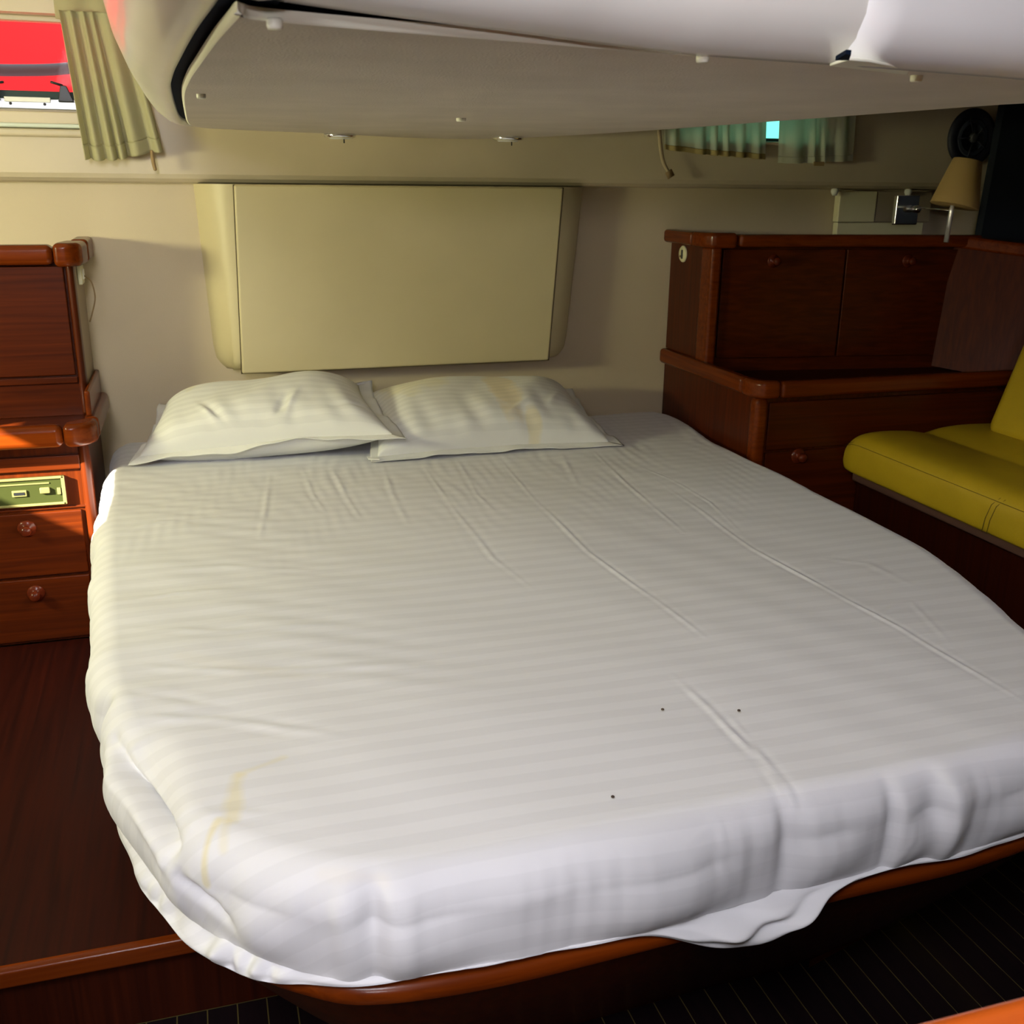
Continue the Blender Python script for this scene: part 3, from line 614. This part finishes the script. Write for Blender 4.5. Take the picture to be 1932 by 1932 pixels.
prism('front_rail', [(1.466, yy(1.466)-.034), (2.20, yy(2.2)-.034), (2.20, yy(2.2)+.012), (1.466, yy(1.466)+.012)], u0, u1-.002, M_cap, ru, .010, 4)
box('top_board', (1.40, 2.70, 1.168), (2.36, 2.94, 1.182), M_wx, ru)
# angled return panel behind the seat
a0 = ony(1757, 690, 2.575); t0, t1 = ony(1800, 466, 2.60), ony(1990, 492, 2.40)
rt = empty('return_panel', a0, 'angled mahogany panel with orange cap rail behind the yellow backrest', 'panel')
_n = np.cross(t0-a0, t1-a0); _d = _ray(1925, 722); a1 = C0+_d*(np.dot(_n, a0-C0)/np.dot(_n, _d))
bk = np.array([.03, .012, 0])
t2 = t1+(t1-t0)*.3; a2 = a1+(a1-a0)*.6; _m = _n/np.dot(_n, _n)
t2 = t2-_m*np.dot(_n, t2-a0); a2 = a2-_m*np.dot(_n, a2-a0)
hexa('board', [a0, a2, a2+bk, a0+bk, t0, t2, t2+bk, t0+bk], M_wz, rt)
q0, q1 = t0+np.array([-.02, -.012, 0]), t1+np.array([-.02, -.012, 0]); bk2 = np.array([.05, .02, 0]); hz = np.array([0, 0, .036])
hexa('cap_rail', [q0, q1, q1+bk2, q0+bk2, q0+hz, q1+hz, q1+bk2+hz, q0+bk2+hz], M_cap, rt, .009)
# round socket on the locker side
c = onx(1290, 479, 1.3975); rs = empty('round_socket', c, 'round ivory socket on the side of the right locker', 'socket')
lathe('plate', [(.024, 0), (.024, .003), (.021, .006)], tuple(c), (-1, 0, 0), M_ivory, rs, 36)
box('slot', (c[0]-.0085, c[1]-.006, c[2]-.014), (c[0]-.005, c[1]+.002, c[2]+.012), M_black, rs, .001)
box('slot', (c[0]-.0085, c[1]+.006, c[2]-.010), (c[0]-.005, c[1]+.012, c[2]-.004), M_tan, rs, .001)

# ------------------------------------------------------------------ settee at the right
st = empty('settee', (2.0, 1.5, .05), 'olive-yellow leather bench seat with backrest right of the bed', 'bench seat')
prism('base', [(1.705, .2), (2.70, .2), (2.70, 2.33), (1.705, 2.33)], .051, .578, M_base, st)
box('base_trim', (1.692, .2, .562), (1.712, 2.335, .590), mat('trim_strip_brown', (.10, .05, .035), .4), st, .003)
# seat cushion: lofted section with front bolster and hollow
ys = catmull([(2.352, 0, 0), (2.345, 0, 0), (2.20, 0, 0), (1.7, 0, 0), (1.2, 0, 0), (.5, 0, 0)], 18)[:, 0]
rows = []
for y in ys:
    e = min(1, max(0, (2.353-y)/.075)); k = math.sqrt(max(0, 1-(1-e)**2)); zb = .592
    pr_ = [(1.68, 0), (1.663, .004), (1.656, .02), (1.655, .05), (1.657, .075), (1.664, .092), (1.680, .106), (1.71, .114), (1.76, .116), (1.82, .113), (1.865, .106), (1.885, .102), (1.905, .106), (1.95, .116), (2.02, .120), (2.12, .116), (2.2, .105), (2.22, .0)]
    rows.append([(x if x > 1.7 else x+(1-k)*.018, y, zb+h*(.52+.48*k) if h > .03 else zb+h) for x, h in pr_])
G = np.array(rows); Gd = []
for r_ in G: Gd.append(catmull(r_, 6))
grid('seat_cushion', np.array(Gd), M_leather, st)
cp = G[0]; pyd('seat_cushion_end', list(cp), [tuple(range(len(cp)))], M_leather, st)
for dz, dx, in ((0.0, 0.0), (.006, .006), (.016, .022)):
    pts = [(1.6585+dx, y, .592+(.084+dz)*(.55+.45*math.sqrt(max(0, 1-(1-min(1, (2.353-y)/.075))**2)))) for y in np.linspace(2.335, .6, 60)]
    tube('stitch_line', pts, .0007, M_thread, st, 6)
tube('cross_seam', [(1.6545, 1.79, .597), (1.6535, 1.785, .63), (1.656, 1.775, .665), (1.664, 1.76, .684)], .0009, M_thread, st, 6)
tube('cross_seam', [(1.6545, 1.775, .597), (1.6535, 1.77, .63), (1.656, 1.76, .665), (1.664, 1.745, .684)], .0009, M_thread, st, 6)
# backrest cushion leaning back
bc = onz(1876, 822, .705); tpt = ony(1936, 612, 2.235)
def bq(x, y, z): return (x, y, z)
dxt = tpt[0]-bc[0]; zt_ = tpt[2]-.70
b_pts = [(bc[0], .6, .70), (bc[0]+.20, .6, .70), (bc[0]+.20, 2.235, .70), (bc[0], 2.235, .70), (bc[0]+dxt*1.25, .6, .70+zt_*1.25), (bc[0]+dxt*1.25+.16, .6, .70+zt_*1.25), (bc[0]+dxt*1.25+.16, 2.235, .70+zt_*1.25), (bc[0]+dxt*1.25, 2.235, .70+zt_*1.25)]
bo = hexa('backrest_cushion', b_pts, M_leather, st); bev(bo, .035, 6)

# ------------------------------------------------------------------ foreground counter edge at the lower right
cn = empty('counter', (.6, .2, .86), 'glossy orange varnished wooden counter edge in the near right corner', 'counter')
box('counter_top', (.16, .20, .868), (1.3, .372, .904), M_orange, cn, .016, 6)
box('counter_front', (.2, .22, .051), (1.3, .34, .868), M_base, cn)

# ------------------------------------------------------------------ windows
def window(n, x0, x1, z0, z1, glass, yf, top=None):
    e = bpy.data.objects.new('window_%d' % n, None); COL.objects.link(e); e['kind'] = 'structure'
    box('pane', (x0-.005, YB+.018, z0-.005), (x1+.005, YB+.024, z1+.005), glass, e)
    t = .012
    box('window_frame', (x0, yf+.02, z1-t), (x1, YB+.03, z1), top or M_rubber, e, .002)
    for a, b in (((x0, yf, z0), (x1, YB+.03, z0+t)), ((x0, yf+.02, z0+t), (x0+t, YB+.03, z1-t)), ((x1-t, yf+.02, z0+t), (x1, YB+.03, z1-t))): box('window_frame', a, b, M_rubber, e, .002)
    return e
w1 = window(1, -.95, -.13, 1.49, 1.705, M_pgl, 2.925, M_liner)
box('frame_track', (-.949, 2.885, 1.4905), (-.14, 2.905, 1.514), M_alu, w1, .002)
box('upper_track', (-.40, 2.880, 1.506), (-.298, 2.90, 1.517), M_white, w1, .001)
box('gasket', (-.949, 2.889, 1.514), (-.14, 2.935, 1.532), M_rubber, w1, .002)
for x in (-.388, -.312): lathe('screw', [(.0035, 0), (.003, .0015)], (x, 2.8845, 1.502), (0, -1, 0), M_black, w1, 12)
for x, s in ((-.425, 1), (-.262, -1)):
    hexa('latch', [(x-.018, 2.872, 1.508), (x+.018, 2.872, 1.508), (x+.018, 2.888, 1.508), (x-.018, 2.888, 1.508), (x-.010, 2.872, 1.545), (x+.004, 2.872, 1.545), (x+.004, 2.888, 1.545), (x-.010, 2.888, 1.545)], M_black, w1, .002)
    tube('latch_lever', [(x-.004, 2.878, 1.545), (x+s*.030, 2.870, 1.548+.004*(s < 0))], .0032, M_black, w1, 8)
box('sill', (-.96, 2.872, 1.452), (-.10, 2.895, 1.486), M_liner, w1, .005); box('sill_lip', (-.96, 2.862, 1.448), (-.10, 2.894, 1.458), mat('lip_caught_light', (.62, .68, .58), .35), w1, .004)  # lip tinted paler and greener than the sill: caught light as colour
box('sill_step', (-.97, 2.878, 1.428), (-.09, 2.895, 1.447), M_liner, w1, .006)
w2 = window(2, 1.38, 1.86, 1.455, 1.66, M_ggl, 2.915)
box('sill', (1.37, 2.872, 1.447), (1.87, 2.895, 1.456), M_liner, w2, .003)
# neighbour boat outside the left window
nb = tag(pyd('neighbour_boat', *(lambda P: ([tuple(q) for q in P.reshape(-1, 3)], [(i*24+j, i*24+j+1, (i+1)*24+j+1, (i+1)*24+j) for i in range(15) for j in range(23)]))(
    np.array([[(-3.2+5.0*j/23, 3.75+.12*math.sin(i*.3)-.10*math.cos(j*.28)+.02*i, .4+i*.12) for j in range(24)] for i in range(16)])), M_red, None, True), 'red hull of a neighbouring boat seen through the left window', 'boat')
so_ = nb.modifiers.new('s', 'SOLIDIFY'); so_.thickness = .08; so_.offset = 1
tag(tube('mooring_hose', catmull([(-1.6, 3.40, 1.92), (-.9, 3.38, 1.70), (-.62, 3.36, 1.628), (-.42, 3.36, 1.615), (-.2, 3.38, 1.65), (.1, 3.42, 1.80)], 10), .016, M_grey, None, 16), 'grey hose curving across the red boat outside the window', 'hose')

# ------------------------------------------------------------------ curtains
def curtain(name, label, tl, tr, bl, br, y, folds, amp, m, hem_m=None, hemw=.006, jag=0, seed=1):
    """tl.. are (x, z) corners"""
    nu, nv = 160, 60; r = np.random.default_rng(seed); s = np.linspace(0, 1, nu); P = np.zeros((nv, nu, 3))
    ph = s*folds*2*np.pi+1.6*np.sin(s*7+seed)+.8*np.sin(s*13); fold = np.sin(ph)+.35*np.sin(2*ph+1)
    for i in range(nv):
        t = i/(nv-1); x0 = tl[0]+(bl[0]-tl[0])*t; x1 = tr[0]+(br[0]-tr[0])*t; z0 = tl[1]+(bl[1]-tl[1])*t; z1 = tr[1]+(br[1]-tr[1])*t
        P[i, :, 0] = x0+(x1-x0)*s+.3*amp*np.cos(ph)*t; P[i, :, 2] = z0+(z1-z0)*s+jag*t*np.sin(ph)*.3-jag*.5*t*np.sin(s*5)
        P[i, :, 1] = y+amp*(.45+.55*t)*fold*(1+.2*np.sin(3*t+s*9))
    e = empty(name, (tl[0], y, bl[1]), label, 'curtain')
    grid('cloth', P[:54], m, e, thick=.001); grid('hem', P[53:]-np.array([0, .0006, 0]), hem_m or m, e, thick=.002)
    return e
c1 = curtain('curtain', 'yellow-green pleated curtain hanging at the right of the left window', (-.252, 1.705), (-.105, 1.705), (-.230, 1.378), (-.052, 1.392), 2.835, 5.2, .010, M_curt, M_curt, seed=4, jag=.012)
P = np.array([[(x, 2.845+.003*math.sin(x*90), z) for x in np.linspace(-.262, -.135, 30)] for z in (1.80, 1.75, 1.70, 1.688)])
grid('curtain_header', P, M_curt, c1, thick=.004)
st1 = tag(tube('curtain_tie', catmull([(-.075, 2.84, 1.40), (-.074, 2.84, 1.375), (-.070, 2.84, 1.352)], 6), [.0045]*12+[.002], M_tan, None, 8), 'small tan tie hanging below the left curtain', 'strap')
z = lambda px, py: ony(px, py, 2.87)
def cc(px, py): q = ony(px, py, 2.86); return (q[0], q[2])
c2 = curtain('curtain', 'pale green backlit curtain at the left of the right window', (cc(1254, 200)[0], 1.56), (cc(1448, 200)[0], 1.56), cc(1256, 282), cc(1446, 303), 2.862, 6.2, .007, M_curt2, M_hemc, seed=2, jag=.004)
c3 = curtain('curtain', 'shaded beige curtain at the right of the right window', (cc(1474, 190)[0], 1.58), (cc(1618, 190)[0], 1.58), cc(1470, 308), cc(1612, 305), 2.862, 4.5, .009, M_curt2, M_curt2, seed=9, jag=.003)
a = ony(1243, 240, 2.855); b = ony(1250, 300, 2.855); c = ony(1262, 325, 2.855)
s2 = empty('curtain_tie', a, 'cream strap with tan end hanging left of the right window', 'strap')
W = np.array([.0085, 0, 0]); mids = catmull([a, b, c], 6)
grid('strap', np.array([[p-W*.7, p+W*.7] for p in mids]), M_strap, s2, thick=.002)
e_ = (c-b)/np.linalg.norm(c-b); n_ = np.array([e_[2], 0, -e_[0]])*.011
grid('strap_end', np.array([[c-e_*.004-n_, c-e_*.004+n_], [c+e_*.016-n_, c+e_*.016+n_]]), M_tan, s2, thick=.003)
b = ony(1545, 309, 2.848); tag(box('curtain_tab', (b[0]-.018, 2.846, b[2]-.006), (b[0]+.018, 2.850, b[2]+.006), M_tan, None, .001), 'small brown tab at the bottom of the right curtain', 'strap')

# ------------------------------------------------------------------ speaker, box, lamp at the right
c = ony(1832, 260, 2.892); sp = empty('speaker', c, 'round dark speaker set in the liner above the lamp', 'speaker')
R = .088; ax = (0, -1, 0); o3 = (c[0], 2.893, c[2])
lathe('rim', [(R, 0), (R, .006), (R*.96, .012), (R*.80, .014), (R*.66, .008)], o3, ax, M_spk, sp, 56)
lathe('cone', [(R*.66, .009), (R*.60, .011), (R*.2, .004)], o3, ax, mat('speaker_cone', (.04, .048, .07), .4), sp, 48)
for k in range(5):
    a = k*2*math.pi/5+.7; tube('spoke', [(o3[0]+R*.12*math.cos(a), 2.878, o3[2]+R*.12*math.sin(a)), (o3[0]+R*.7*math.cos(a), 2.878, o3[2]+R*.7*math.sin(a))], .0022, M_spk, sp, 6)
lathe('dome', [(R*.17, .008), (R*.16, .018), (R*.10, .021)], o3, ax, mat('speaker_dome', (.05, .05, .055), .35), sp, 24)
jb = empty('junction_box', (1.9, 2.9, 1.2), 'ivory box with lid standing on the right locker against the wall', 'box')
A_, B_ = ony(1586, 361, 2.915), ony(1752, 438, 2.915); m_x = ony(1652, 400, 2.915)[0]
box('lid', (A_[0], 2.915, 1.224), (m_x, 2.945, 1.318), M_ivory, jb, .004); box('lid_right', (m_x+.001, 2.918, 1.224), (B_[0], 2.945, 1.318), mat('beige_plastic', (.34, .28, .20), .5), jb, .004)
box('base', (A_[0]+.004, 2.920, 1.183), (B_[0]-.02, 2.945, 1.223), M_ivory, jb, .003)
for px, lb in ((1591, 'left white knob under the liner above the ivory box'), (1731, 'right white knob under the liner beside the lamp shade')):
    q = ony(px, 360, 2.86); tag(lathe('hook_knob', [(.006, 0), (.011, .003), (.012, .010), (.009, .017), (.006, .022)], (q[0], 2.905, 1.326), (0, 0, -1), M_white, None, 20), lb, 'knob', 'white knobs under the liner')
lm = empty('wall_lamp', ony(1710, 398, 2.79), 'chrome swing-arm lamp with conical tan shade beside the speaker', 'lamp')
p0, p1 = ony(1692, 368, 2.806), ony(1728, 424, 2.806)
box('wall_plate', (p0[0], 2.800, p1[2]), (p1[0], 2.819, p0[2]), M_stern, lm, .004)
kx = (p0[0]*.3+p1[0]*.7)
lathe('arm_joint', [(.010, 0), (.011, .012), (.011, .03), (.007, .034)], (kx, 2.80, 1.268), (0, -1, 0), M_stern, lm, 24)
e0 = ony(1732, 392, 2.768); e1 = ony(1790, 397, 2.545)
tube('arm', [(kx, 2.775, e0[2]), e0, e1], .0032, M_stern, lm, 12)
s0, s1 = ony(1797, 386, 2.545), ony(1785, 457, 2.545)
tube('stem', [s0, s0*.85+s1*.15, s1], [.006, .0068, .0068], M_satin, lm, 20)
T_, B_ = ony(1826, 302, 2.545), ony(1800, 389, 2.545)
axv = Vector(T_-B_); hgt = axv.length
lathe('lamp_shade', [(.064, 0), (.066, .001), (.040, hgt*.98), (.038, hgt), (.0365, hgt*.99), (.0625, .002)], tuple(B_), tuple(axv.normalized()), M_shade, lm, 48)

# ------------------------------------------------------------------ crumbs on the sheet
for px, py, lb in ((1250, 1340, 'larger dark crumb on the middle of the sheet'), (1394, 1342, 'thin dark crumb right of the larger crumb on the sheet'), (1156, 1505, 'tiny dark speck on the sheet nearer the foot of the bed')):
    q = onz(px, py, ZT-.002); o = tag(lathe('crumb', [(.0008, 0), (.0022, .0008), (.0022, .002), (.0008, .003)], tuple(q), (0, 0, 1), M_crumb, None, 8), lb, 'crumb', 'crumbs on the sheet')
